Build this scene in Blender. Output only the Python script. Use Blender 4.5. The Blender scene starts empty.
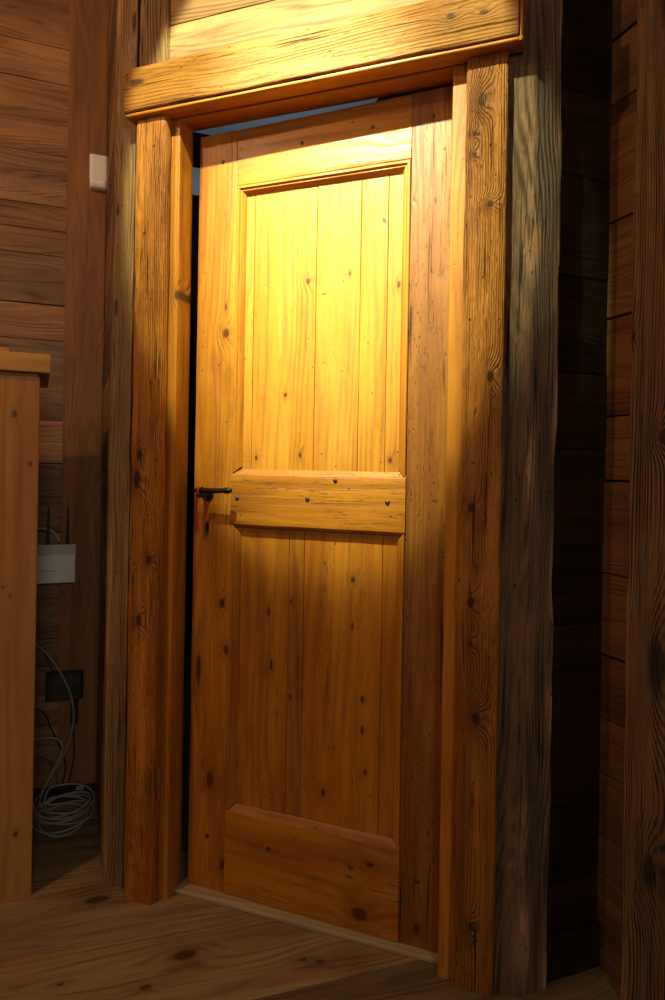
import bpy, math, random
from mathutils import Vector, Matrix, noise
random.seed(4)
SC = bpy.context.scene
COL = SC.collection
R = math.radians

# ---------------------------------------------------------------- frames of the place
def frame(o, x, y):                       # origin, x axis, y axis (into the wall), z up
    x = Vector(x).normalized(); y = Vector(y).normalized(); z = x.cross(y)
    m = Matrix((x, y, z)).transposed().to_4x4(); m.translation = Vector(o); return m
def rotframe(ang, o=(0, 0, 0)):           # ang > 0: x axis turned away from the camera on the right
    return frame(o, (math.cos(ang), math.sin(ang), 0), (-math.sin(ang), math.cos(ang), 0))
DF = rotframe(R(-20.1), (.5454, 1.4516, 0))                 # door wall: x = s, y = n
DOORF = rotframe(R(-21.3), (.275, 1.626, 0))                # the door leaf, a little ajar
RF = rotframe(R(21))                                        # room walls
CF = rotframe(R(24))                                        # cabinet
FF = rotframe(R(18.5))                                      # floor boards

# ---------------------------------------------------------------- camera
cam = bpy.data.objects.new('camera', bpy.data.cameras.new('camera')); COL.objects.link(cam)
cam.data.lens = 24; cam.data.sensor_width = 36; cam.data.shift_y = -.031; cam.data.clip_start = .02
cam.matrix_world = Matrix.Translation((0, 0, 1.19)) @ Matrix.Rotation(R(90), 4, 'X') @ Matrix.Rotation(R(1.0), 4, 'Z')
SC.camera = cam
SC.view_settings.view_transform = 'Standard'; SC.view_settings.look = 'None'
SC.view_settings.gamma = 1; SC.view_settings.use_curve_mapping = False
SC.view_settings.exposure = 0

# ---------------------------------------------------------------- world and lamps
w = bpy.data.worlds.new('room_glow'); SC.world = w; w.use_nodes = True
w.node_tree.nodes['Background'].inputs[0].default_value = (1.0, .90, .78, 1)
w.node_tree.nodes['Background'].inputs[1].default_value = .06

def spot(name, loc, target, energy, half, blend, color, r=.02):
    l = bpy.data.lights.new(name, 'SPOT'); l.energy = energy; l.spot_size = R(half * 2); l.spot_blend = blend
    l.color = color; l.shadow_soft_size = r
    o = bpy.data.objects.new(name, l); COL.objects.link(o); o.location = loc
    o.rotation_euler = (Vector(target) - Vector(loc)).to_track_quat('-Z', 'Y').to_euler(); return o
def area(name, loc, target, energy, size, color):
    l = bpy.data.lights.new(name, 'AREA'); l.energy = energy; l.size = size; l.color = color
    o = bpy.data.objects.new(name, l); COL.objects.link(o); o.location = loc
    o.rotation_euler = (Vector(target) - Vector(loc)).to_track_quat('-Z', 'Y').to_euler(); return o
def point(name, loc, energy, color, r=.05):
    l = bpy.data.lights.new(name, 'POINT'); l.energy = energy; l.color = color; l.shadow_soft_size = r
    o = bpy.data.objects.new(name, l); COL.objects.link(o); o.location = loc; return o
SPOT_AT = DF @ Vector((-.74, -1.0, 3.0))
spot('spotlight_beam', SPOT_AT, DF @ Vector((-.64, .05, 1.84)), 640, 17, 1.0, (.93, 1, .74))
spot('spotlight_spill', SPOT_AT, DF @ Vector((-.67, .05, 2.10)), 215, 22.5, .12, (.97, 1, .50))
point('downlight', (-1.415, .785, 2.70), 36, (1, .60, .29), r=.035)
point('downlight', (-2.0, -.2, 2.6), 20, (1, .62, .32), r=.10)
area('room_lamp', (.75, -2.0, 2.1), (-.6, 2.2, .9), 20, .5, (1, .80, .58))
area('hall_lamp', RF @ Vector((.7, 3.0, 2.5)), RF @ Vector((.7, 3.6, 3.3)), 3.0, .4, (.72, .86, 1))

# ---------------------------------------------------------------- materials
def srgb(r, g, b):
    f = lambda c: (c / 255 / 12.92) if c < 11 else ((c / 255 + .055) / 1.055) ** 2.4
    return (f(r), f(g), f(b), 1)
class G:
    def __init__(s, mat): s.t = mat.node_tree; s.n = s.t.nodes; s.l = s.t.links
    def put(s, sock, v):
        if isinstance(v, bpy.types.NodeSocket): s.l.new(v, sock)
        elif v is not None:
            sock.default_value = v
    def math(s, op, a, b=None, c=None, clamp=False):
        n = s.n.new('ShaderNodeMath'); n.operation = op; n.use_clamp = clamp
        s.put(n.inputs[0], a); s.put(n.inputs[1], b); s.put(n.inputs[2], c); return n.outputs[0]
    def vec(s, op, a, b=None, out=0):
        n = s.n.new('ShaderNodeVectorMath'); n.operation = op; s.put(n.inputs[0], a)
        if b is not None: s.put(n.inputs[1], b)
        return n.outputs[out]
    def noise(s, v, scale=1, detail=2, rough=.5):
        n = s.n.new('ShaderNodeTexNoise'); n.inputs['Scale'].default_value = scale
        n.inputs['Detail'].default_value = detail; n.inputs['Roughness'].default_value = rough
        s.l.new(v, n.inputs['Vector']); return n.outputs['Fac']
    def mix(s, f, a, b, mode='MIX'):
        n = s.n.new('ShaderNodeMix'); n.data_type = 'RGBA'; n.blend_type = mode
        s.put(n.inputs[0], f); s.put(n.inputs[6], a); s.put(n.inputs[7], b); return n.outputs[2]
    def smooth(s, v, a, b):
        n = s.n.new('ShaderNodeMapRange'); n.interpolation_type = 'SMOOTHSTEP'
        s.put(n.inputs[0], v); n.inputs[1].default_value = a; n.inputs[2].default_value = b
        n.inputs[3].default_value = 0; n.inputs[4].default_value = 1; return n.outputs[0]
    def attr(s, name):
        n = s.n.new('ShaderNodeAttribute'); n.attribute_name = name; return n
    def sep(s, v):
        n = s.n.new('ShaderNodeSeparateXYZ'); s.l.new(v, n.inputs[0]); return n.outputs

def wood(name, light, mid, dark, ring=55, ringamt=.55, warp=.06, fib=.5, speck=.5, crack=.5, stain=.35,
         rough=.5, bump=.35, knots=(), vk=.62, black=(.012, .007, .004, 1), spec=.4, coat=0, vary=.5, weather=None, wamt=0, pits=0):
    m = bpy.data.materials.new(name); m.use_nodes = True; g = G(m)
    bs = g.n['Principled BSDF']
    gc = g.attr('gc').outputs['Vector']; sd = g.attr('sd').outputs['Fac']; tn = g.sep(g.attr('tn').outputs['Vector'])
    off = g.n.new('ShaderNodeVectorMath'); off.operation = 'SCALE'; off.inputs[0].default_value = (3.17, 5.31, 7.77); g.l.new(sd, off.inputs['Scale'])
    P = g.vec('ADD', gc, off.outputs[0])
    n1 = g.noise(g.vec('MULTIPLY', P, (5, 5, .8)), detail=2)
    p = g.sep(P)
    F = g.math('ADD', g.math('ADD', p[0], g.math('MULTIPLY', p[1], .6)), g.math('MULTIPLY', g.math('SUBTRACT', n1, .5), warp * 4))
    # scattered knots
    vo = g.n.new('ShaderNodeTexVoronoi'); vo.inputs['Randomness'].default_value = .9; vo.inputs['Scale'].default_value = 1
    g.l.new(g.vec('MULTIPLY', P, (5.5, .3, 1.9)), vo.inputs['Vector'])
    vc = g.sep(vo.outputs['Color'])
    rr = g.math('MULTIPLY_ADD', g.math('POWER', vc[0], 2.0), .05, .022)
    on = g.math('GREATER_THAN', vc[1], vk)
    d = g.math('DIVIDE', vo.outputs['Distance'], rr)
    def bell(dd, k=.45):
        q = g.math('MULTIPLY', dd, k); q = g.math('MULTIPLY', q, q); return g.math('EXPONENT', g.math('MULTIPLY', q, -1))
    F = g.math('ADD', F, g.math('MULTIPLY', g.math('MULTIPLY', bell(d), on), g.math('MULTIPLY', rr, .6)))
    wob = g.math('MULTIPLY_ADD', g.noise(g.vec('MULTIPLY', P, (70, 70, 30)), detail=1), .5, .75)
    core = g.math('MULTIPLY', g.math('SUBTRACT', 1, g.smooth(g.math('MULTIPLY', d, wob), .45, 1.0)), on)
    halo = g.math('MULTIPLY', bell(d, .5), on)
    for (kx, kz, kr, kst) in knots:                         # knots at measured places on this board
        v = g.vec('MULTIPLY', g.vec('SUBTRACT', gc, (kx, 0, kz)), (1 / kr, 0, kst / kr))
        dk = g.vec('LENGTH', v, out=1)
        F = g.math('ADD', F, g.math('MULTIPLY', bell(dk), kr * 2.6))
        core = g.math('MAXIMUM', core, g.math('SUBTRACT', 1, g.smooth(g.math('MULTIPLY', dk, wob), .5, 1.05)))
        halo = g.math('MAXIMUM', halo, bell(dk, .5))
    fine = g.noise(g.vec('MULTIPLY', P, (160, 160, 5)), detail=2)
    ph = g.math('MULTIPLY_ADD', F, ring * 6.283, g.math('MULTIPLY', fine, 3.6))
    s_ = g.math('MULTIPLY_ADD', g.math('SINE', ph), .5, .5)
    rmod = g.noise(g.vec('MULTIPLY', P, (38, 38, 2.2)), detail=2)
    rings = g.math('MULTIPLY', g.math('POWER', s_, 1.7), g.math('MULTIPLY_ADD', g.smooth(rmod, .34, .64), 1.15, .05))
    fibre = g.noise(g.vec('MULTIPLY', P, (620, 620, 11)), detail=3, rough=.6)
    med = g.smooth(g.noise(g.vec('MULTIPLY', P, (16, 16, 1.8)), detail=3, rough=.55), .5 - vary * .32, .5 + vary * .32)
    big = g.smooth(g.noise(g.vec('MULTIPLY', P, (7, 7, 3.2)), detail=4, rough=.6), .52, .78)
    crk = g.smooth(g.noise(g.vec('MULTIPLY', P, (150, 150, 3.8)), detail=3, rough=.55), .650 - .06 * crack, .715 - .04 * crack)
    spk = g.smooth(g.noise(g.vec('MULTIPLY', P, (260, 260, 48)), detail=3, rough=.6), .70 - .06 * speck, .76 - .05 * speck)
    msk = g.smooth(g.noise(g.vec('MULTIPLY', P, (9, 9, 3)), detail=2), .42, .62)
    spk = g.math('MULTIPLY', spk, msk)
    tick = g.math('MULTIPLY', g.smooth(g.noise(g.vec('MULTIPLY', P, (330, 330, 34)), detail=3, rough=.6), .52, .66),
                  g.smooth(g.noise(g.vec('MULTIPLY', P, (30, 30, 6)), detail=3, rough=.6), .47, .66))
    crk = g.math('MULTIPLY', crk, g.smooth(g.noise(g.vec('MULTIPLY', P, (11, 11, 2.2)), detail=1), .40, .6))
    wv = g.n.new('ShaderNodeTexVoronoi'); wv.inputs['Scale'].default_value = 1; g.l.new(g.vec('MULTIPLY', P, (75, 20, 45)), wv.inputs['Vector'])
    hole = g.math('MULTIPLY', g.math('SUBTRACT', 1, g.smooth(wv.outputs['Distance'], .10, .19)), g.math('GREATER_THAN', g.sep(wv.outputs['Color'])[0], .955 - .03 * speck))
    c = g.mix(med, light, mid)
    c = g.mix(g.math('MULTIPLY', rings, ringamt), c, dark)
    c = g.mix(1, c, g.mix(g.math('MULTIPLY', g.math('SUBTRACT', fibre, .25), fib, clamp=True), (1.2, 1.2, 1.2, 1), (.38, .34, .30, 1)), 'MULTIPLY')
    if weather is not None:
        wm = g.smooth(g.noise(g.vec('MULTIPLY', P, (22, 22, 2.6)), detail=4, rough=.65), .62 - .2 * wamt, .72 - .1 * wamt)
        c = g.mix(g.math('MULTIPLY', wm, .75), c, weather)
    c = g.mix(g.math('MULTIPLY', big, stain), c, dark)
    c = g.mix(g.math('MULTIPLY', halo, .35), c, dark)
    kc = g.mix(.6, dark, black)
    c = g.mix(g.math('MULTIPLY', core, .85), c, kc)
    c = g.mix(g.math('MULTIPLY', tick, min(1, .15 + .65 * speck)), c, kc)
    c = g.mix(g.math('MULTIPLY', crk, min(1, crack * 1.2)), c, black)
    c = g.mix(g.math('MULTIPLY', g.math('MAXIMUM', spk, hole), min(1, speck * 1.4)), c, black)
    # each board's own colour
    bw = g.n.new('ShaderNodeRGBToBW'); g.l.new(c, bw.inputs[0])
    gr = g.n.new('ShaderNodeCombineColor'); [g.l.new(g.math('MULTIPLY', bw.outputs[0], k), gr.inputs[i]) for i, k in enumerate((1.12, 1.0, .74))]
    c = g.mix(g.math('MULTIPLY', tn[1], .75), c, gr.outputs[0])
    tv = g.n.new('ShaderNodeCombineColor'); [g.l.new(tn[0], tv.inputs[i]) for i in range(3)]
    c = g.mix(1, c, tv.outputs[0], 'MULTIPLY')
    g.l.new(c, bs.inputs['Base Color'])
    hgt = g.math('MULTIPLY', rings, -.45)
    hgt = g.math('ADD', hgt, g.math('MULTIPLY', fibre, -.5 * fib - .1))
    hgt = g.math('ADD', hgt, g.math('MULTIPLY', g.math('MAXIMUM', g.math('MAXIMUM', spk, hole), crk), -1.6 * max(speck, crack)))
    hgt = g.math('ADD', hgt, g.math('MULTIPLY', g.noise(g.vec('MULTIPLY', P, (28, 28, 9)), detail=3), 1.1))
    if pits:
        hgt = g.math('ADD', hgt, g.math('MULTIPLY', g.noise(g.vec('MULTIPLY', P, (95, 95, 16)), detail=2), pits))
    bp = g.n.new('ShaderNodeBump'); bp.inputs['Strength'].default_value = bump; bp.inputs['Distance'].default_value = .006
    g.l.new(hgt, bp.inputs['Height']); g.l.new(bp.outputs[0], bs.inputs['Normal'])
    g.l.new(g.math('MULTIPLY_ADD', rings, .12, rough), bs.inputs['Roughness'])
    bs.inputs['Specular IOR Level'].default_value = spec; bs.inputs['Coat Weight'].default_value = coat; bs.inputs['Coat Roughness'].default_value = .25
    return m
def plain(name, color, rough=.5, metal=0, bump=0, scale=80):
    m = bpy.data.materials.new(name); m.use_nodes = True; g = G(m); bs = g.n['Principled BSDF']
    tc = g.n.new('ShaderNodeTexCoord').outputs['Object']
    n = g.noise(tc, scale=scale, detail=3)
    c = g.mix(n, tuple(x * .88 for x in color[:3]) + (1,), color)
    g.l.new(c, bs.inputs['Base Color']); bs.inputs['Roughness'].default_value = rough; bs.inputs['Metallic'].default_value = metal
    if bump:
        bp = g.n.new('ShaderNodeBump'); bp.inputs['Strength'].default_value = bump; bp.inputs['Distance'].default_value = .002
        g.l.new(n, bp.inputs['Height']); g.l.new(bp.outputs[0], bs.inputs['Normal'])
    return m

PINE = dict(light=(.44, .172, .011, 1), mid=(.32, .105, .006, 1), dark=(.10, .026, .003, 1), rough=.42, coat=.12)
def pine(name, knots=(), **k):
    a = dict(PINE, ring=62, ringamt=.26, fib=.55, speck=.5, crack=.3, stain=.25, bump=.3, warp=.05, vk=.9, knots=knots); a.update(k); return wood(name, **a)
CASE = dict(light=(.43, .165, .013, 1), mid=(.27, .088, .007, 1), dark=(.060, .016, .004, 1), rough=.45, ring=165, ringamt=.42, fib=1.0,
            speck=1.0, crack=.8, stain=.75, bump=1.0, warp=.02, coat=.08, pits=1.0)
OLD = dict(light=(.25, .150, .070, 1), mid=(.135, .075, .034, 1), dark=(.030, .017, .010, 1), rough=.62, ring=95, ringamt=.6, fib=1.0,
           speck=.35, crack=.7, stain=.55, bump=.85, warp=.05, weather=(.165, .118, .080, 1), wamt=.5)
WALL = dict(light=(.33, .160, .060, 1), mid=(.21, .095, .036, 1), dark=(.055, .022, .010, 1), rough=.6, ring=60, ringamt=.4, fib=.6,
            speck=.3, crack=.35, stain=.5, bump=.4, warp=.09, vk=.72)

# ---------------------------------------------------------------- mesh building
W = {}
def smoothlerp(a, b, t): return a + (b - a) * t
def rrect(w, t, r=.004, step=.012, x0=0, y0=0):
    """rounded rectangle, x in [x0,x0+w], y in [y0,y0+t]; list of (x, y, cornerness)"""
    r = min(r, w * .45, t * .45); pts = []
    cs = [(x0 + r, y0 + r, 180), (x0 + w - r, y0 + r, 270), (x0 + w - r, y0 + t - r, 0), (x0 + r, y0 + t - r, 90)]
    for i, (cx, cy, a) in enumerate(cs):
        for k in range(4):
            th = R(a + 90 * k / 3); pts.append((cx + r * math.cos(th), cy + r * math.sin(th), 1.0))
        nx = cs[(i + 1) % 4]; th = R(a + 90)
        p = (cx + r * math.cos(th), cy + r * math.sin(th)); q = (nx[0] + r * math.cos(R(nx[2])), nx[1] + r * math.sin(R(nx[2])))
        L = math.dist(p, q); n = max(1, int(L / step))
        for k in range(1, n):
            pts.append((p[0] + (q[0] - p[0]) * k / n, p[1] + (q[1] - p[1]) * k / n, max(0, 1 - min(k, n - k) * L / n / .02)))
    return pts
def rpoly(poly, r=.006, step=.012):
    """rounded polygon"""
    pts = []; n = len(poly)
    ends = []
    for i in range(n):
        a, b, c = Vector(poly[i - 1]), Vector(poly[i]), Vector(poly[(i + 1) % n])
        u = (a - b).normalized(); v = (c - b).normalized(); rr = min(r, (a - b).length * .4, (c - b).length * .4)
        ends.append((b + u * rr, b, b + v * rr))
    for i in range(n):
        p, b, q = ends[i]
        for k in range(4):
            t = k / 3; z = p * (1 - t) ** 2 + b * 2 * t * (1 - t) + q * t * t; pts.append((z.x, z.y, 1.0))
        e = ends[(i + 1) % n][0]; L = (e - q).length; m = max(1, int(L / step))
        for k in range(1, m):
            z = q.lerp(e, k / m); pts.append((z.x, z.y, max(0, 1 - min(k, m - k) * L / m / .02)))
    return pts
class MB:
    def __init__(s): s.v = []; s.f = []; s.gc = []; s.sd = []; s.tn = []
    def vert(s, p, gc=None, sd=0, tn=(1, 0, 0)):
        s.v.append(Vector(p)); s.gc.append(Vector(gc if gc is not None else p)); s.sd.append(sd); s.tn.append(tn); return len(s.v) - 1
    def sweep(s, prof, z0, z1, dz=.03, amp=0., wear=0., freq=9, zf=.35, sd=0, tn=(1, 0, 0), M=None, top=None, gcf=None, rub=0):
        """a bar along z with cross-section prof; amp bends its faces, wear eats its arrises; M places it, gc stays along the bar"""
        n = max(1, int(abs(z1 - z0) / dz)); m = len(prof)
        cx = sum(p[0] for p in prof) / m; cy = sum(p[1] for p in prof) / m; b = len(s.v)
        for i in range(n + 1):
            z = z0 + (z1 - z0) * i / n
            for (x, y, c) in prof:
                px, py = x, y
                if amp or wear:
                    q = Vector((x * freq, y * freq, z * freq * zf)) + Vector((sd * 13.7, sd * 7.1, sd * 3.3))
                    d = noise.noise_vector(q) * amp + noise.noise_vector(q * 3.1) * amp * .4
                    px += d.x; py += d.y
                    if wear and c > 0:
                        k = wear * c * max(0, noise.noise(q * 1.3 + Vector((9, 3, 1))) + .25) ; l = math.hypot(cx - x, cy - y) + 1e-6
                        px += (cx - x) / l * k; py += (cy - y) / l * k
                zz = z if top is None or i < n else z + top(px)
                p = Vector((px, py, zz)); tv = tn
                if rub and c > 0:
                    tv = (tn[0] * (1 + rub * c * max(0, .35 + 1.3 * noise.noise(Vector((x * 9, y * 9, z * 5 + sd))))), tn[1], tn[2])
                s.vert(M @ p if M else p, gcf(p) if gcf else p, sd, tv)
        for i in range(n):
            for k in range(m):
                a = b + i * m + k; c2 = b + i * m + (k + 1) % m
                s.f.append((a, c2, c2 + m, a + m))
        s.f.append(tuple(b + k for k in reversed(range(m)))); s.f.append(tuple(b + n * m + k for k in range(m)))
    def box(s, x0, x1, y0, y1, z0, z1, r=.002, **k):
        s.sweep(rrect(x1 - x0, y1 - y0, r, step=.5, x0=x0, y0=y0), z0, z1, dz=9, **k)
    def tube(s, pts, rad, seg=8, closed=False, sub=6):
        P = [Vector(p) for p in pts]; Q = []
        n = len(P)
        for i in range(n - (0 if closed else 1)):
            p0 = P[i - 1] if (i > 0 or closed) else P[i]; p1 = P[i]; p2 = P[(i + 1) % n]; p3 = P[(i + 2) % n] if (i + 2 < n or closed) else P[min(i + 1, n - 1)]
            for k in range(sub):
                t = k / sub; Q.append(.5 * ((2 * p1) + (-p0 + p2) * t + (2 * p0 - 5 * p1 + 4 * p2 - p3) * t * t + (-p0 + 3 * p1 - 3 * p2 + p3) * t ** 3))
        if not closed: Q.append(P[-1])
        b = len(s.v); N = None; m = len(Q)
        for i, q in enumerate(Q):
            tg = (Q[(i + 1) % m if closed else min(i + 1, m - 1)] - Q[i - 1 if (i or closed) else 0]).normalized()
            if N is None: N = tg.orthogonal().normalized()
            N = (N - tg * N.dot(tg)).normalized(); B = tg.cross(N); rd = rad(i / m) if callable(rad) else rad
            for k in range(seg):
                a = 2 * math.pi * k / seg; s.vert(q + (N * math.cos(a) + B * math.sin(a)) * rd)
        for i in range(m if closed else m - 1):
            for k in range(seg):
                a = b + i * seg + k; c = b + i * seg + (k + 1) % seg; j = b + ((i + 1) % m) * seg
                s.f.append((a, c, j + (k + 1) % seg, j + k))
        if not closed:
            s.f.append(tuple(b + k for k in reversed(range(seg)))); s.f.append(tuple(b + (m - 1) * seg + k for k in range(seg)))
    def lathe(s, prof, M, seg=20):
        """prof = [(radius, height)], spun about local z placed by M"""
        b = len(s.v); m = len(prof)
        for r_, h in prof:
            for k in range(seg):
                a = 2 * math.pi * k / seg; s.vert(M @ Vector((r_ * math.cos(a), r_ * math.sin(a), h)))
        for i in range(m - 1):
            for k in range(seg):
                a = b + i * seg + k; c = b + i * seg + (k + 1) % seg; s.f.append((a, c, c + seg, a + seg))
        s.f.append(tuple(b + k for k in reversed(range(seg)))); s.f.append(tuple(b + (m - 1) * seg + k for k in range(seg)))
    def build(s, name, mat, parent=None, at=None, angle=38):
        me = bpy.data.meshes.new(name); o = bpy.data.objects.new(name, me); COL.objects.link(o)
        WM = at if at is not None else (W[parent.name] if parent else Matrix.Identity(4))
        me.from_pydata([tuple(v) for v in s.v], [], s.f); me.update()
        a = me.attributes.new('gc', 'FLOAT_VECTOR', 'POINT'); a.data.foreach_set('vector', [c for v in s.gc for c in v])
        a = me.attributes.new('sd', 'FLOAT', 'POINT'); a.data.foreach_set('value', s.sd)
        a = me.attributes.new('tn', 'FLOAT_VECTOR', 'POINT'); a.data.foreach_set('vector', [c for v in s.tn for c in v])
        import bmesh
        bm = bmesh.new(); bm.from_mesh(me); bmesh.ops.recalc_face_normals(bm, faces=bm.faces); bm.to_mesh(me); bm.free()
        me.materials.append(mat); me.shade_smooth(); me.set_sharp_from_angle(angle=R(angle))
        W[o.name] = WM
        if parent:
            o.parent = parent; o.matrix_basis = W[parent.name].inverted() @ WM
        else: o.matrix_world = WM
        return o
def tag(o, label, cat, group=None):
    o['label'] = label; o['category'] = cat
    if group: o['group'] = group
    return o
def struct(o, label=None, cat=None):
    o['kind'] = 'structure'
    if label: o['label'] = label
    if cat: o['category'] = cat
    return o
def root(name, M):
    o = bpy.data.objects.new(name, None); COL.objects.link(o); o.empty_display_size = .05; o.matrix_world = M; W[o.name] = M; return o
def T(x, y, z): return Matrix.Translation((x, y, z))
SWAP = Matrix(((0, 0, 1, 0), (0, 1, 0, 0), (-1, 0, 0, 0), (0, 0, 0, 1)))   # local z (length) -> frame x ; local x (width) -> frame -z

def planks_h(mb, x0, x1, zs, y, t=.02, tints=None, gap=.0015, amp=.0012, joints=None):
    """horizontal boards in the plane y of a frame, board edges at heights zs (ascending)"""
    mb.box(x0, x1, y + t * .55, y + t * 1.15, zs[0], zs[-1], tn=(.12, .5, 0))
    for i in range(len(zs) - 1):
        cuts = [x0] + (joints[i] if joints and joints.get(i) else []) + [x1]
        for j in range(len(cuts) - 1):
            sd = random.uniform(0, 9); tn = (tints or {}).get(i) or (random.uniform(.75, 1.2), random.uniform(0, .35), 0)
            h = zs[i + 1] - zs[i] - gap * random.uniform(.6, 2.2)
            dy = random.uniform(-.0015, .0015)
            M = T(0, 0, zs[i] + h) @ SWAP
            mb.sweep(rrect(h, t, .002, step=.05, x0=0, y0=y + dy), cuts[j] + .0006, cuts[j + 1] - .0006, dz=.12, amp=amp, freq=6, sd=sd, tn=tn, M=M)

# ================================================================ THE SETTING
M_wall = wood('reclaimed_wall_boards', **WALL)
M_dark = wood('shade_dark_boards', **dict(WALL, light=(.026, .012, .006, 1), mid=(.015, .007, .004, 1), dark=(.007, .004, .002, 1), rough=.8, spec=.08))  # recess boards coloured near black to carry the post's shadow; hall shares them
M_plaster = plain('pale_plaster', (.62, .70, .74, 1), .8, bump=.3)
M_floorw = wood('wide_floor_boards', light=(.32, .205, .085, 1), mid=(.22, .130, .050, 1), dark=(.07, .035, .017, 1), rough=.5, ring=45, ringamt=.45,
                fib=.5, speck=.3, crack=.35, stain=.5, bump=.3, warp=.10, vk=.80, weather=(.27, .205, .120, 1), wamt=.45,
                knots=[(-1.928, -.012, .020, .5), (-1.648, .194, .022, .6), (-1.57, .097, .010, .6), (-1.637, -.087, .006, .5), (-1.548, .464, .007, .6), (-1.53, .50, .006, .6)])
fl = MB()
edges = [-1.9 + .0, -1.50, -1.10, -.76, -.40, -.06, .24, .545, .85, 1.155, 1.465, 1.77, 2.075, 2.38, 2.69, 3.0, 3.4, 3.8, 4.2, 4.6]
for i in range(len(edges) - 1):
    sd = [0, 0][0] if False else random.uniform(0, 9)
    tn = {9: (.62, .45, 0), 10: (1.0, .10, 0), 11: (1.02, .25, 0), 12: (.8, .4, 0)}.get(i, (random.uniform(.8, 1.05), random.uniform(.1, .4), 0))
    h = edges[i + 1] - edges[i] - .0018
    # board lies flat: width along +y of FF, length along x
    Mx = Matrix(((0, 0, 1, 0), (-1, 0, 0, edges[i + 1] - .0009), (0, -1, 0, 0), (0, 0, 0, 1)))
    off = edges[i + 1] - .0009
    fl.sweep(rrect(h, .03, .0025, step=.06), -2.6, 3.0, dz=.12, amp=.0012, freq=5, sd=sd, tn=tn, M=Mx,
             gcf=lambda p, o=off: Vector((p.x - o, p.y, p.z)))
struct(fl.build('floor', M_floorw, at=FF), 'worn wide plank wooden floor with knots', 'floor')

# left wall, in room frame plane y = 2.652
zl = [0, .10, .232, .342, .45, .55, .697, .819, .94, 1.07, 1.194, 1.349, 1.643, 1.774, 1.952, 2.045, 2.135, 2.322, 2.585, 2.717, 2.945, 3.2]
tl = {11: (.95, .85, 0), 10: (1.35, .45, 0), 12: (1.5, .35, 0), 13: (1.05, .5, 0), 14: (.9, .2, 0), 15: (.9, .1, 0), 16: (1.15, .35, 0), 17: (1.15, .15, 0), 18: (1.3, .2, 0),
      19: (1.0, .1, 0), 9: (.9, .8, 0), 8: (1.0, .7, 0), 7: (.9, .6, 0), 6: (.95, .5, 0), 5: (.9, .6, 0), 4: (.85, .7, 0)}
mb = MB(); planks_h(mb, -1.7, .088, zl, 2.652, tints=tl)
struct(mb.build('wall_left', M_wall, at=RF), 'horizontal reclaimed plank wall at the left', 'wall')
mb = MB(); mb.sweep(rrect(.137, .016, .002, x0=-.050, y0=2.6355), 0, 3.2, dz=.05, amp=.0012, wear=.001, sd=2.3, tn=(1.0, 0, 0))
struct(mb.build('trim_1', wood('corner_board_wood', **dict(WALL, light=(.27, .125, .045, 1), mid=(.19, .083, .030, 1), ringamt=.15, stain=.35, fib=.4)), at=RF),
       'vertical red brown corner board on the left wall', 'trim')
# return wall between corner and left post, plane x = .088
RETF = RF @ frame((.088, 2.636, 0), (0, -1, 0), (1, 0, 0))
zr = [0, .16, .33, .52, .68, .86, 1.03, 1.17, 1.30, 1.47, 1.62, 1.80, 1.97, 2.16, 2.31, 2.50, 2.68, 2.85, 3.02, 3.2]
mb = MB(); planks_h(mb, 0, .555, zr, 0, tints={9: (.45, .3, 0), 7: (.5, .5, 0), 12: (.5, .3, 0), 15: (.45, .4, 0)}, joints=None)
struct(mb.build('wall_return', M_wall, at=RETF), 'narrow plank return wall behind the left post', 'wall')
# boards above the lintel
mb = MB(); planks_h(mb, -1.11, -.135, [2.20, 2.418, 2.62, 2.85, 3.2], .03, tints={0: (1.25, .45, 0), 1: (.95, .2, 0)})
struct(mb.build('wall_door_side', wood('boards_above_lintel', **dict(WALL, light=(.38, .20, .07, 1), mid=(.27, .13, .045, 1))), at=DF), 'planks above the door lintel', 'wall')
# recess wall and right wall
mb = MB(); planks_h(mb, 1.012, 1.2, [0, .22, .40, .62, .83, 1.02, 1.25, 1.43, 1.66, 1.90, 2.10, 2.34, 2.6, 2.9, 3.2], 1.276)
struct(mb.build('wall_recess', M_dark, at=RF), 'plank wall in the recess right of the post, shade in its colour', 'wall')
RWF = RF @ frame((1.2, 1.295, 0), (0, -1, 0), (1, 0, 0))
mb = MB(); planks_h(mb, 0, 1.9, [0, .13, .227, .318, .466, .60, .753, .95, 1.176, 1.33, 1.569, 1.80, 2.037, 2.086, 2.247, 2.5, 2.8, 3.2], 0,
                    tints={9: (1.15, .0, 0), 8: (1.2, .1, 0), 11: (1.1, 0, 0)}, gap=.003)
struct(mb.build('wall_right', wood('right_wall_boards', **dict(WALL, light=(.23, .100, .036, 1), mid=(.14, .058, .022, 1), rough=.75, spec=.15)), at=RWF), 'reclaimed plank wall at the right edge', 'wall')
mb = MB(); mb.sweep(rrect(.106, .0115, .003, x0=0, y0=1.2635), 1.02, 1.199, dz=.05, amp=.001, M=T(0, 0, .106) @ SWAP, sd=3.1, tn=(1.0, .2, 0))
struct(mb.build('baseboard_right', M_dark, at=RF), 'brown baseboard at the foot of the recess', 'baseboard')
# ceiling
mb = MB(); planks_h(mb, -2.6, 2.4, [-2.0, -1.6, -1.2, -.8, -.4, 0, .4, .8, 1.2, 1.6, 2.0, 2.4, 2.9], 0)
struct(mb.build('ceiling', M_wall, at=RF @ Matrix(((1, 0, 0, 0), (0, 0, 1, 0), (0, 1, 0, 3.2), (0, 0, 0, 1)))), 'plank ceiling', 'ceiling')
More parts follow.
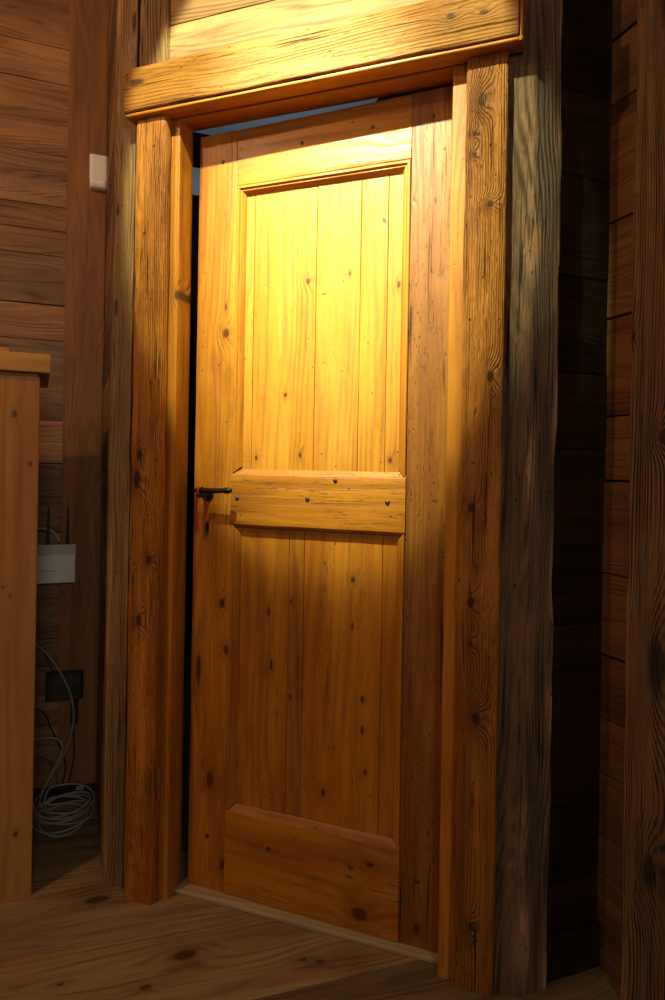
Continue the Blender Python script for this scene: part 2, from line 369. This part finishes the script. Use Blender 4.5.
# hall behind the door
mb = MB(); mb.box(.16, 1.5, 4.2, 4.23, -.02, 3.3)
struct(mb.build('wall_hall_far', M_plaster, at=RF), 'pale wall of the hall behind the door', 'wall')
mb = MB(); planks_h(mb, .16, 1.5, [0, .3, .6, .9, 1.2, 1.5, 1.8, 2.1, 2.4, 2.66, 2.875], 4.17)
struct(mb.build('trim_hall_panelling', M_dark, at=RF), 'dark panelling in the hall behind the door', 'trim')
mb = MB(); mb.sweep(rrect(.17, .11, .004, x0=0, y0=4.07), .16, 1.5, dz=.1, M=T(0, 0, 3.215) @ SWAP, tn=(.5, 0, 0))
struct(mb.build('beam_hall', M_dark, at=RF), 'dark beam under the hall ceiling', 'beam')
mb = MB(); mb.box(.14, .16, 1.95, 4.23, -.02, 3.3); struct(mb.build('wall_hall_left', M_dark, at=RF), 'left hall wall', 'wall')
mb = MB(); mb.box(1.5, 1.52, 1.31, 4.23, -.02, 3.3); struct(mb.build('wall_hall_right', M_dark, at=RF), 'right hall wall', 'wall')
mb = MB(); mb.box(.14, 1.52, 1.7, 4.23, 3.21, 3.23); struct(mb.build('ceiling_hall', M_plaster, at=RF), 'pale ceiling of the hall', 'ceiling')
# threshold
mb = MB(); mb.sweep(rrect(.115, .013, .003, step=.03, x0=0, y0=0), -1.046, -.304, dz=.03, amp=.0015, freq=14, sd=1.7,
                    M=Matrix(((0, 0, 1, 0), (-1, 0, 0, .165), (0, -1, 0, .0128), (0, 0, 0, 1))))
struct(mb.build('trim_threshold', wood('threshold_wood', light=(.42, .34, .19, 1), mid=(.33, .26, .14, 1), dark=(.2, .12, .06, 1), ring=30, ringamt=.25, speck=.2, crack=.2, stain=.25, vk=.95), at=DF),
       'pale wooden threshold strip under the door', 'threshold')

# ---------------- door frame: jamb, casings, lintel
M_jamb = pine('jamb_wood', ringamt=.22, speck=.25, knots=[])
def jamb(x0, x1, sd):
    mb = MB(); mb.sweep(rrect(x1 - x0, .067, .003, x0=x0, y0=.0155), .0, 2.141, dz=.04, amp=.0006, sd=sd); return mb
struct(jamb(-1.096, -1.047, 4.4).build('trim_2', pine('left_jamb_wood', ringamt=.22, speck=.3, knots=[(-1.05, 1.66, .010, .6)]), at=DF), 'left jamb lining of the door frame', 'door frame')
struct(jamb(-.302, -.255, 5.1).build('trim_3', M_jamb, at=DF), 'right jamb lining of the door frame', 'door frame')
mb = MB(); mb.sweep(rrect(.04, .067, .003, x0=0, y0=.0155), -1.096, -.255, dz=.04, amp=.0006, sd=6.2, M=T(0, 0, 2.178) @ SWAP)
struct(mb.build('trim_4', M_jamb, at=DF), 'head lining of the door frame', 'door frame')
mb = MB(); mb.sweep(rrect(.097, .034, .008, step=.008, x0=-1.168, y0=-.020), .0, 2.142, dz=.02, amp=.0022, wear=.003, freq=16, zf=.4, sd=.0)
M_cl = wood('left_casing_wood', **dict(CASE, light=(.58, .225, .016, 1), mid=(.40, .135, .009, 1), stain=.5, knots=[(-1.135, 1.219, .010, .5), (-1.143, 1.151, .014, .45), (-1.10, .934, .010, .6), (-1.128, .768, .011, .5)]))
struct(mb.build('trim_5', M_cl, at=DF), 'left face casing of the door frame, pitted and worn', 'door frame')
mb = MB(); mb.sweep(rrect(.096, .021, .006, step=.008, x0=-.268, y0=-.0045), .0, 2.146, dz=.02, amp=.0018, wear=.0025, freq=16, zf=.4, sd=.6)
M_cr = wood('right_casing_wood', **dict(CASE, knots=[(-.229, 2.041, .012, .6), (-.244, 1.966, .005, .7), (-.245, 1.919, .005, .7), (-.207, 1.80, .010, 1.2), (-.20, 1.408, .010, .6), (-.236, .89, .009, .5),
                                             (-.22, .626, .013, .7), (-.24, 1.107, .008, .6), (-.235, .795, .007, .6), (-.223, .149, .008, .6)]))
struct(mb.build('trim_6', M_cr, at=DF), 'right face casing of the door frame with rough combed grain', 'door frame')
LM = T(0, 0, 2.272) @ SWAP
mb = MB(); mb.sweep(rrect(.121, .058, .006, step=.010, x0=0, y0=-.045), -1.188, -.149, dz=.02, amp=.0016, wear=.003, freq=14, zf=.4, sd=0, M=LM, gcf=lambda p: Vector((2.272 - p.x, p.y, p.z)))
M_l = wood('lintel_wood', **dict(CASE, light=(.36, .155, .026, 1), mid=(.24, .092, .012, 1), dark=(.07, .024, .006, 1), ring=80, ringamt=.3, warp=.07, speck=.7, bump=.55, stain=.4, pits=.4,
                                 coat=0, spec=.25, knots=[(2.222, -.298, .009, .7), (2.215, -.224, .007, .6), (2.227, -1.148, .012, .4)]))
lin = struct(mb.build('lintel', M_l, at=DF), 'thick wooden lintel board over the door', 'lintel')
mb = MB(); mb.sweep(rrect(.0095, .050, .004, step=.02, x0=.1212, y0=-.038), -1.188, -.139, dz=.05, amp=.0006, sd=2, M=LM)
mb.sweep(rrect(.0095, .046, .004, step=.02, x0=-.1488, y0=-.038), 2.1412, 2.272, dz=.05, sd=2.4)
mb.build('bead', pine('lintel_bead_wood', ringamt=.2), lin)

# ---------------- posts
def dpt(s, n): return DF @ Vector((s, n, 0))
def post(name, pts, mat, z1=3.2, sd=0, amp=.0018, wear=.004, gcf=None, step=.008, r=.008, rub=.8):
    mb = MB(); base = pts[0]; loc = [(p[0] - base[0], p[1] - base[1]) for p in pts]
    mb.sweep(rpoly(loc, r, step), 0, z1, dz=.018, amp=amp, wear=wear, freq=26, zf=.22, sd=sd, gcf=gcf, rub=rub)
    return mb.build(name, mat, at=T(base[0], base[1], 0))
Mv = RF.to_3x3() @ Vector((0, 1, 0)); Ev = RF.to_3x3() @ Vector((1, 0, 0))
a = dpt(-1.263, .0155); b_ = dpt(-1.095, .0155); p = post('timber_post', [(a.x, a.y), (b_.x, b_.y), ((dpt(-1.098, .105)).x, (dpt(-1.098, .105)).y), ((a + Mv * .11).x, (a + Mv * .11).y)],
         wood('left_post_wood', **dict(OLD, light=(.33, .195, .080, 1), mid=(.19, .105, .042, 1), dark=(.055, .03, .014, 1), ring=110, knots=[(.055, 2.44, .008, .22), (.012, 1.915, .006, .3), (.012, 1.64, .008, .25)])), sd=0)
tag(p, 'old squared timber post standing behind the left casing of the door', 'post')
a = dpt(-.186, .0185); c1 = dpt(-.112, .021); c2 = c1 + Ev * .074; c3 = c2 + Mv * .022; c4 = dpt(-.20, .125)
c2 = Vector((c2.x, c2.y, 0))
p = post('timber_post', [(a.x, a.y), (c1.x, c1.y), (c2.x, c2.y), (c3.x, c3.y), (dpt(-.186, .11).x, dpt(-.186, .11).y)],
         wood('right_post_wood', **dict(OLD, bump=1.3, light=(.23, .128, .066, 1), mid=(.115, .061, .033, 1), dark=(.018, .010, .007, 1), weather=(.095, .066, .048, 1), wamt=.65, ring=60, warp=.09, crack=.8)), sd=4.1, amp=.0022, wear=.006, r=.004, rub=1.9)
tag(p, 'dark hewn grey brown post with a rough arris right of the door casing', 'post')
# broad timber fixed to the right wall
mb = MB()
mb.sweep(rrect(.27, .036, .006, step=.008, x0=0, y0=0), 0, 3.2, dz=.02, amp=.0016, wear=.005, freq=20, zf=.25, sd=0, rub=.9)
M_bt = wood('right_timber_wood', **dict(OLD, light=(.30, .155, .060, 1), mid=(.19, .088, .034, 1), dark=(.022, .011, .007, 1), ring=100, ringamt=.9, warp=.035, bump=1.0, wamt=.3,
                                        knots=[(.088, .78, .027, .34), (.080, .335, .020, .42), (.095, 1.27, .014, .8), (.010, 1.50, .006, .5), (.095, 2.25, .03, .2)]))
p = mb.build('timber_post', M_bt, at=RF @ frame((1.163, 1.168, 0), (0, -1, 0), (1, 0, 0)))
tag(p, 'broad weathered timber with swirling eye grain fixed to the wall at the right edge', 'post')

# ================================================================ THE DOOR
door = root('door_1', DOORF); struct(door, 'old orange pine panel door standing slightly ajar in its frame', 'door')
DT = .036
tp = lambda x: .0145 * (x + .715)
def stile(x0, x1, mat, sd, tn=(1, 0, 0)):
    mb = MB(); mb.sweep(rrect(x1 - x0, DT, .003, step=.01, x0=x0, y0=0), .0145, 2.1200, dz=.025, amp=.0008, wear=.0012, freq=12, sd=sd, top=tp, tn=tn)
    return mb.build('stile', mat, door)
M_sl = pine('left_stile_wood', [(-.619, 1.562, .013, .8), (-.621, 1.634, .004, .3), (-.617, .813, .012, .7), (-.602, .684, .010, .6), (-.690, .62, .010, .2), (-.669, 1.005, .006, .4), (-.603, .09, .011, .6), (-.646, .317, .014, .5)],
            speck=.6, stain=.55, crack=.45, ringamt=.38)
M_sr = pine('right_stile_wood', [(-.052, .06, .010, .6), (-.09, 1.864, .004, .5)], speck=1.4, crack=1.0, stain=.5, ringamt=.4, light=(.28, .110, .012, 1), mid=(.19, .064, .007, 1))
stile(-.715, -.592, M_sl, 0); stile(-.099, .0105, M_sr, 1.3)
def hboard(name, x0, x1, z0, z1, y0, y1, mat, sd, top=None, r=.003, tn=(1, 0, 0), amp=.0008):
    mb = MB(); n = 24; b = len(mb.v)
    prof = rrect(z1 - z0, y1 - y0, r, step=.01, x0=0, y0=y0)
    mb.sweep(prof, x0, x1, dz=.02, amp=amp, wear=.001, freq=12, sd=sd, M=T(0, 0, z1) @ SWAP, tn=tn, gcf=lambda p, z=z1: Vector((z - p.x, p.y, p.z)))
    if top:
        for v in mb.v:
            if v.z > (z0 + z1) / 2: v.z += top(v.x)
    return mb.build(name, mat, door)
M_rail = pine('rail_wood', [(.155, -.41, .008, .5)], speck=.7, crack=.3, ring=30, warp=.05, stain=.35)
hboard('rail', -.5915, -.0995, 1.966, 2.1200, 0, DT, pine('top_rail_wood', [(2.02, -.16, .007, .5)], speck=.6, ring=30, crack=.3, stain=.4), 2.2, top=tp)
def chamfer_rail(x0, x1, z0, z1, mat, sd, zt, zb, xl=.024, xr=.008):
    """rail face standing 4 mm proud, its upper and lower edges sloped back to the panel"""
    mb = MB(); yf, yb, ye = -.004, .012, DT
    nx = 28
    def ring(i):
        t = i / nx
        def V(xa, xb, y, z):
            x = xa + (xb - xa) * t; d = noise.noise(Vector((x * 14, z * 30, sd))) * .0009
            return Vector((x, y + (d if y < 0 else 0), z + noise.noise(Vector((x * 11, z * 7, sd + 4))) * (.0012)))
        pts = [V(x0, x1, ye, z0), V(x0, x1, ye, z1)]
        if zt: pts += [V(x0 + xl, x1 - xr * 0, yb, z1 + zt)]
        pts += [V(x0, x1, yf + .0006, z1), V(x0, x1, yf, z1 - .002)]
        for k in range(1, 6): pts.append(V(x0, x1, yf, z1 - .002 + (z0 + .004 - z1) * k / 6))
        pts += [V(x0, x1, yf, z0 + .002), V(x0, x1, yf + .0006, z0)]
        if zb: pts += [V(x0 + xl * .6, x1 - xr * 0, yb, z0 - zb)]
        return pts
    rings = []
    for i in range(nx + 1):
        ps = ring(i); rings.append([mb.vert(p, (p.z, p.y, p.x), sd) for p in ps])
    m = len(rings[0])
    for i in range(nx):
        for k in range(m): mb.f.append((rings[i][k], rings[i][(k + 1) % m], rings[i + 1][(k + 1) % m], rings[i + 1][k]))
    mb.f.append(tuple(rings[0])); mb.f.append(tuple(reversed(rings[-1])))
    return mb.build('rail', mat, door, angle=24)
M_mid = pine('middle_rail_wood', [], speck=1.0, crack=.2, ring=26, warp=.03, stain=.3, vk=1.1)
M_bot = pine('bottom_rail_wood', [(.060, -.199, .022, .8), (.191, -.174, .008, .6), (.148, -.228, .004, .6)], speck=.35, ring=24, stain=.75, crack=.6)
chamfer_rail(-.594, -.098, 1.034, 1.170, M_mid, 3.3, .015, .010)
chamfer_rail(-.594, -.098, .016, .243, M_bot, 3.9, .018, 0)
def moulding(x0, x1, z0, z1, sd, sides='LTRB'):
    prof = [(0, .002), (0, -.0005), (.002, -.003), (.007, -.003), (.009, -.0005), (.011, .0025), (.014, .0025), (.016, .005), (.019, .008), (.023, .0145), (.0235, .020), (0, .020)]
    mb = MB(); ringv = []
    C = [(x0, z0, 1, 1), (x0, z1, 1, -1), (x1, z1, -1, -1), (x1, z0, -1, 1)]
    for si, (i, j) in enumerate(((0, 1), (1, 2), (2, 3), (3, 0))):
        if 'LTRB'[si] not in sides: continue
        a, b = C[i], C[j]; vert_ = si % 2 == 0
        rows = []
        for e in (a, b):
            rows.append([mb.vert((e[0] + o * e[2], y, e[1] + o * e[3]),
                                 (e[0] + o * e[2], y, e[1] + o * e[3]) if vert_ else (e[1] + o * e[3], y, e[0] + o * e[2]), sd + si) for o, y in prof])
        m = len(prof)
        for k in range(m): mb.f.append((rows[0][k], rows[0][(k + 1) % m], rows[1][(k + 1) % m], rows[1][k]))
        mb.f.append(tuple(rows[0])); mb.f.append(tuple(reversed(rows[1])))
    return mb.build('moulding', pine('moulding_wood_%d' % sd, ringamt=.2, speck=.4), door, angle=20)
moulding(-.5915, -.0995, 1.171, 1.9655, 1, 'LTR'); moulding(-.5915, -.0995, .244, 1.033, 5, 'LR')
def panel(x0, x1, z0, z1, cuts, mat, tns, sd0):
    mb = MB(); c = [x0] + cuts + [x1]
    for i in range(len(c) - 1):
        mb.sweep(rrect(c[i + 1] - c[i] - .0012, .012, .0016, step=.012, x0=c[i] + .0006, y0=.016), z0, z1, dz=.05, amp=.0006, freq=10, sd=sd0 + i * 1.37, tn=tns[i])
    return mb.build('panel', mat, door)
K = lambda l: [(x, z, r, e) for x, z, r, e in l]
M_pu = pine('upper_panel_wood', [(-.38, 1.69, .0085, .85), (-.334, 1.652, .007, 3.2), (-.442, 1.388, .006, .8), (-.172, 1.828, .006, .7), (-.527, 1.217, .005, .5), (-.395, 1.226, .006, .6), (-.145, 1.215, .006, .7), (-.262, 1.70, .004, .5), (-.13, 1.66, .006, .5)],
            speck=.45, crack=.25, stain=.28, ringamt=.34, ring=50, light=(.50, .215, .022, 1), mid=(.40, .155, .012, 1))
M_pl = pine('lower_panel_wood', [(-.318, .942, .003, .7), (-.414, .831, .005, .7), (-.239, .904, .007, .8), (-.480, .80, .006, .4), (-.470, .655, .006, .3), (-.239, .782, .004, .3), (-.208, .597, .007, .6), (-.412, .576, .004, .5), (-.312, .338, .008, .6), (-.207, .52, .006, .4), (-.197, .412, .006, .6)],
            speck=.6, crack=.25, stain=.4, ringamt=.35, ring=34)
panel(-.586, -.105, 1.165, 1.958, [-.543, -.357, -.233, -.160], M_pu, [(1, 0, 0), (1.05, 0, 0), (1, .03, 0), (1.02, 0, 0), (.95, 0, 0)], 2)
panel(-.586, -.105, .240, 1.036, [-.422, -.378, -.160], M_pl, [(.95, 0, 0), (.8, 0, 0), (1.1, .0, 0), (1.0, 0, 0)], 11)

# nails
M_iron = plain('blackened_iron', (.030, .028, .027, 1), .42, .75, bump=.6, scale=160)
M_nail = plain('worn_iron_nail', (.10, .085, .075, 1), .38, .8, bump=.8, scale=300)
def nail(x, z, y=0, r=.0062):
    random.seed(int(x * 1000 + z * 7000)); tilt = Matrix.Rotation(R(90 + random.uniform(-7, 7)), 4, 'X')
    mb = MB(); mb.lathe([(r, -.001), (r * 1.02, .0008), (r * .82, .0026), (r * .45, .0038), (r * .1, .0042)], T(x, y, z) @ tilt @ Matrix.Rotation(random.uniform(0, 3), 4, 'Z'), seg=7)
    return mb.build('nail', M_nail, door, angle=25)
for x, z, y in [(-.639, 2.040, 0), (-.398, 2.054, 0), (-.201, 2.063, 0), (-.046, 2.064, 0), (-.573, 1.106, -.004), (-.363, 1.110, -.004), (-.144, 1.109, -.004), (-.285, 1.160, -.004),
                (-.652, .159, 0), (-.459, .168, -.004), (-.225, .174, -.004), (-.052, .178, 0), (-.053, .052, 0)]:
    nail(x, z, y, .0055 if z > 2 else .0065)
# lever handle
hd = root('door_handle', DOORF @ T(-.669, 0, 1.113)); hd.parent = door; hd.matrix_basis = W['door_1'].inverted() @ W[hd.name]
AX = Matrix.Rotation(R(90), 4, 'X')
mb = MB(); mb.lathe([(.019, -.002), (.019, .003), (.016, .006), (.011, .008), (.009, .018), (.0075, .034), (.009, .042), (.007, .050), (.002, .053)], AX, seg=20); mb.build('rose', M_iron, hd)
mb = MB(); mb.tube([(-.020, -.040, .011), (-.008, -.042, .012), (.004, -.042, .012), (.035, -.044, .012), (.065, -.045, .013), (.085, -.045, .014), (.101, -.045, .014)], lambda t: .0052 + .0022 * math.sin(t * 3.0) + (.0022 if .78 < t < .9 else 0), seg=12); mb.build('lever', M_iron, hd)
mb = MB(); mb.sweep(rrect(.011, .0025, .001, step=.1, x0=-.0055, y0=-.0015), -.104, -.080, dz=1); mb.build('keyhole_plate', M_iron, hd)
# red ribbon
M_rib = plain('red_ribbon_cloth', (.42, .030, .018, 1), .8, 0, bump=.4, scale=400)
mb = MB()
def ribbon(pts, w):
    n = len(pts); base = len(mb.v)
    for i, (x, y, z) in enumerate(pts):
        for dx, dy in ((-w / 2, 0), (w / 2, 0), (w / 2, .0010), (-w / 2, .0010)): mb.vert((x + dx, y + dy, z))
    for i in range(n - 1):
        for k in range(4): mb.f.append((base + i * 4 + k, base + i * 4 + (k + 1) % 4, base + i * 4 + 4 + (k + 1) % 4, base + i * 4 + 4 + k))
    mb.f.append((base, base + 1, base + 2, base + 3)); e = base + (n - 1) * 4; mb.f.append((e + 3, e + 2, e + 1, e))
ribbon([(.002, -.030, .012), (.0015, -.034, .0215), (.001, -.044, .0222), (.0, -.0515, .017), (-.001, -.0525, .006), (-.006, -.048, -.010), (-.013, -.040, -.028), (-.018, -.032, -.048), (-.020, -.027, -.070), (-.017, -.024, -.090), (-.019, -.022, -.103)], .0090)
ribbon([(.003, -.030, .012), (.004, -.029, .002), (.007, -.024, -.014), (.006, -.019, -.032), (.002, -.015, -.052), (-.002, -.012, -.072), (-.001, -.011, -.086)], .0066)
tag(mb.build('ribbon', M_rib, at=DOORF @ T(-.669, 0, 1.113)), 'short red ribbon tied round the black iron door handle', 'ribbon')

# ================================================================ CABINET
cab = root('cabinet', CF @ T(0.008, 2.006, 0)); tag(cab, 'tall new pine counter end with an overhanging top at the left edge', 'counter')
KN = dict(light=(.40, .195, .045, 1), mid=(.33, .145, .028, 1), dark=(.17, .060, .012, 1), rough=.5, ring=26, ringamt=.30, fib=.3, speck=.1, crack=.05, stain=.2, bump=.15, warp=.05, vk=.95)
M_cab = wood('cabinet_pine', **dict(KN, knots=[(-.062, 1.324, .008, .6), (-.022, 1.189, .006, .7), (-.043, .179, .008, .8), (-.083, .855, .004, .8), (-.066, .83, .004, .8)]))
mb = MB()
mb.sweep(rrect(.62, .34, .003, step=.3, x0=-.62, y0=0), .0, 1.428, dz=.3, sd=0); mb.build('side_panel', M_cab, cab)
mb = MB(); mb.sweep(rrect(.051, .40, .003, step=.3, x0=0, y0=-.014), -.64, .024, dz=.3, M=T(0, 0, 1.491) @ SWAP, sd=2); mb.build('countertop', wood('countertop_pine', **dict(KN, light=(.50, .29, .075, 1), mid=(.44, .24, .055, 1))), cab)
mb = MB(); mb.sweep(rrect(.012, .34, .002, step=.3, x0=0, y0=.005), -.60, -.078, dz=.3, M=T(0, 0, 1.5035) @ SWAP, sd=3); mb.build('raised_strip', wood('strip_pine', **dict(KN, light=(.66, .36, .12, 1))), cab)
mb = MB(); mb.sweep(rrect(.012, .325, .002, step=.3, x0=0, y0=.008), -.60, -.006, dz=.3, M=T(0, 0, 1.4399) @ SWAP, sd=3, tn=(.7, 0, 0)); mb.build('packing_rail', M_cab, cab)

# ================================================================ THINGS ON THE LEFT WALL
M_wht = plain('white_plastic', (.88, .91, .88, 1), .45); M_rtr = plain('router_plastic', (.80, .88, .90, 1), .4); M_rtg = plain('router_grey_plastic', (.50, .57, .60, 1), .5)
M_blk = plain('black_plastic', (.012, .012, .013, 1), .45); M_grc = plain('grey_cable_sheath', (.26, .28, .28, 1), .5)
# motion sensor on the corner board
YS = 2.6345
sn = root('motion_sensor', RF @ T(.059, YS, 2.2075)); tag(sn, 'small white motion sensor high on the corner board', 'sensor')
mb = MB(); mb.sweep(rrect(.064, .034, .010, step=.004, x0=-.033, y0=-.034), .030, .121, dz=.01)
mb.build('housing', M_wht, sn)
mb = MB(); n = 10
pr = rrect(.062, .036, .012, step=.004, x0=-.032, y0=-.036)
base = len(mb.v)
for i in range(n + 1):
    t = i / n; k = math.sqrt(max(0, 1 - (1 - t) ** 2)) * .45 + .55
    for (x, y, c) in pr: mb.vert((x * (.8 + .2 * k), y * k, .002 + .027 * t))
m = len(pr)
for i in range(n):
    for j in range(m): mb.f.append((base + i * m + j, base + i * m + (j + 1) % m, base + i * m + m + (j + 1) % m, base + i * m + m + j))
mb.f.append(tuple(base + j for j in reversed(range(m)))); mb.f.append(tuple(base + n * m + j for j in range(m)))
mb.build('lens', plain('sensor_lens_plastic', (.9, .92, .88, 1), .3), sn)
# router
rt = root('wifi_router', RF @ T(-.0635, 2.6335, .762)); tag(rt, 'grey white router with two black aerials on the wall beside the counter', 'router')
mb = MB(); mb.sweep(rrect(.128, .026, .004, step=.03, x0=-.064, y0=-.036), .0, .0965, dz=.2); mb.build('front_cover', M_rtr, rt)
mb = MB(); mb.sweep(rrect(.134, .036, .004, step=.03, x0=-.067, y0=-.031), -.001, .137, dz=.2); mb.build('housing', M_rtg, rt)
mb = MB(); mb.box(-.064, .064, -.0375, -.031, .0965, .0995, r=.001); mb.build('highlight_strip', plain('edge_highlight_plastic', (.9, .92, .88, 1), .35), rt)  # pale strip painted in for the line of highlight along the cover
mb = MB(); mb.box(-.056, .006, -.0368, -.0358, .030, .0312, r=.0003)
for i in range(7): mb.box(-.055 + i * .0085, -.0495 + i * .0085, -.0366, -.0358, .040, .046, r=.0008)
mb.build('embossed_mark', plain('mark_plastic', (.50, .53, .51, 1), .5), rt)
for x in (-.030, .037):
    mb = MB(); mb.tube([(x, -.016, .134), (x, -.016, .160), (x + .001, -.015, .20), (x + .001, -.014, .278)], lambda t: .0064 if t < .25 else .0064 - .0042 * (t - .25) / .75, seg=10); mb.build('antenna', M_blk, rt)
mb = MB(); mb.tube([(-.165, 2.60, .86), (-.150, 2.605, .935), (-.125, 2.61, .956), (-.10, 2.617, .955)] + [(-.075, 2.622, .943), (-.060, 2.618, .925), (-.054, 2.617, .9085)], .0034, seg=8)
mb.build('cable', plain('beige_cable', (.50, .47, .40, 1), .5), rt, at=RF)['label'] = 'pale cable looping over the top'
# black socket box
sb = root('socket_box', RF @ T(-.028, 2.635, .326)); tag(sb, 'black rectangular socket box low on the wall under the router', 'socket box')
mb = MB(); mb.sweep(rrect(.128, .040, .006, step=.02, x0=-.064, y0=-.034), .008, .106, dz=.02); mb.build('housing', M_blk, sb)
mb = MB(); mb.sweep(rrect(.108, .004, .0015, step=.02, x0=-.054, y0=-.0375), .018, .096, dz=.02); mb.build('cover_plate', plain('dark_cover_plastic', (.028, .028, .03, 1), .35), sb)
for x in (-.034, 0, .034):
    mb = MB(); mb.lathe([(.013, 0), (.013, .0016), (.010, .0016), (.0095, .0008)], T(x, -.0375, .057) @ AX, seg=16); mb.build('socket', M_blk, sb)
# plug and adapter beneath
mb = MB(); mb.sweep(rrect(.026, .028, .004, step=.02, x0=-.006, y0=2.606), .240, .325, dz=.02); mb.tube([(.007, 2.62, .245), (.006, 2.622, .19), (.009, 2.62, .12), (-.004, 2.60, .055), (-.010, 2.575, .040)], .0028)
tag(mb.build('power_adapter', M_blk, at=RF), 'black plug adapter hanging with its lead below the socket box', 'adapter')
for name_, lab, pts in (('black_cable', 'black lead curling from behind the counter toward the floor', [(-.16, 2.63, .30), (-.11, 2.628, .298), (-.085, 2.628, .268), (-.075, 2.626, .235), (-.045, 2.622, .17), (-.02, 2.605, .10), (-.03, 2.57, .040)]),
                        ('black_cable', 'black lead arching low over the cable coil', [(-.17, 2.60, .10), (-.12, 2.60, .135), (-.085, 2.598, .128), (-.055, 2.59, .09), (-.045, 2.565, .042)]),
                        ('black_cable', 'thin black lead running down from the left of the socket box', [(-.10, 2.63, .52), (-.085, 2.628, .47), (-.066, 2.626, .437)])):
    mb = MB(); mb.tube(pts, .0026); tag(mb.build(name_, M_blk, at=RF), lab, 'cable')
# power strip
ps = root('power_strip', RF @ T(-.03, 2.545, .0) @ Matrix.Rotation(R(-8), 4, 'Z')); tag(ps, 'black power strip lying on the floor behind the cable coil', 'power strip')
mb = MB(); mb.sweep(rrect(.21, .055, .006, step=.05, x0=-.10, y0=-.0275), .0, .036, dz=.05); mb.build('housing', M_blk, ps)
for x in (-.06, -.02, .02, .06):
    mb = MB(); mb.lathe([(.015, 0), (.015, .002), (.012, .002), (.011, .001)], T(x, 0, .0355), seg=14); mb.build('socket', M_rtg if x == .06 else M_blk, ps)
# coiled grey network cable
random.seed(11); mb = MB(); pts = [(-.17, 2.60, .60), (-.127, 2.598, .548), (-.09, 2.590, .512), (-.055, 2.585, .464), (-.012, 2.585, .375), (0.004, 2.585, .30), (.002, 2.59, .235), (-.015, 2.59, .165), (-.050, 2.58, .10), (-.085, 2.53, .065)]
cxy = (-.020, 2.405); zz = .050
N_ = 7 * 14
for i in range(N_):
    a = R(150) + 2 * math.pi * i / 14; lp = i // 14
    ra = [.094, .080, .088, .070, .092, .076, .094][lp]; rb = [.150, .105, .185, .09, .135, .18, .150][lp]
    pts.append((cxy[0] + ra * math.cos(a) + .003 * math.sin(lp * 2.1), cxy[1] + rb * .62 * math.sin(a) + .010 * math.cos(lp * 1.7), max(.0045, .056 - .0075 * lp + .014 * math.sin(a * 1 + lp * 1.3))))
pts += [(-.10, 2.50, .03), (-.06, 2.54, .11), (-.03, 2.56, .17), (-.045, 2.57, .205), (-.09, 2.575, .215), (-.16, 2.58, .205)]
mb.tube(pts, .0033, seg=8, sub=3)
tag(mb.build('network_cable', M_grc, at=RF), 'grey network cable hanging from the wall into a loose coil on the floor', 'cable')
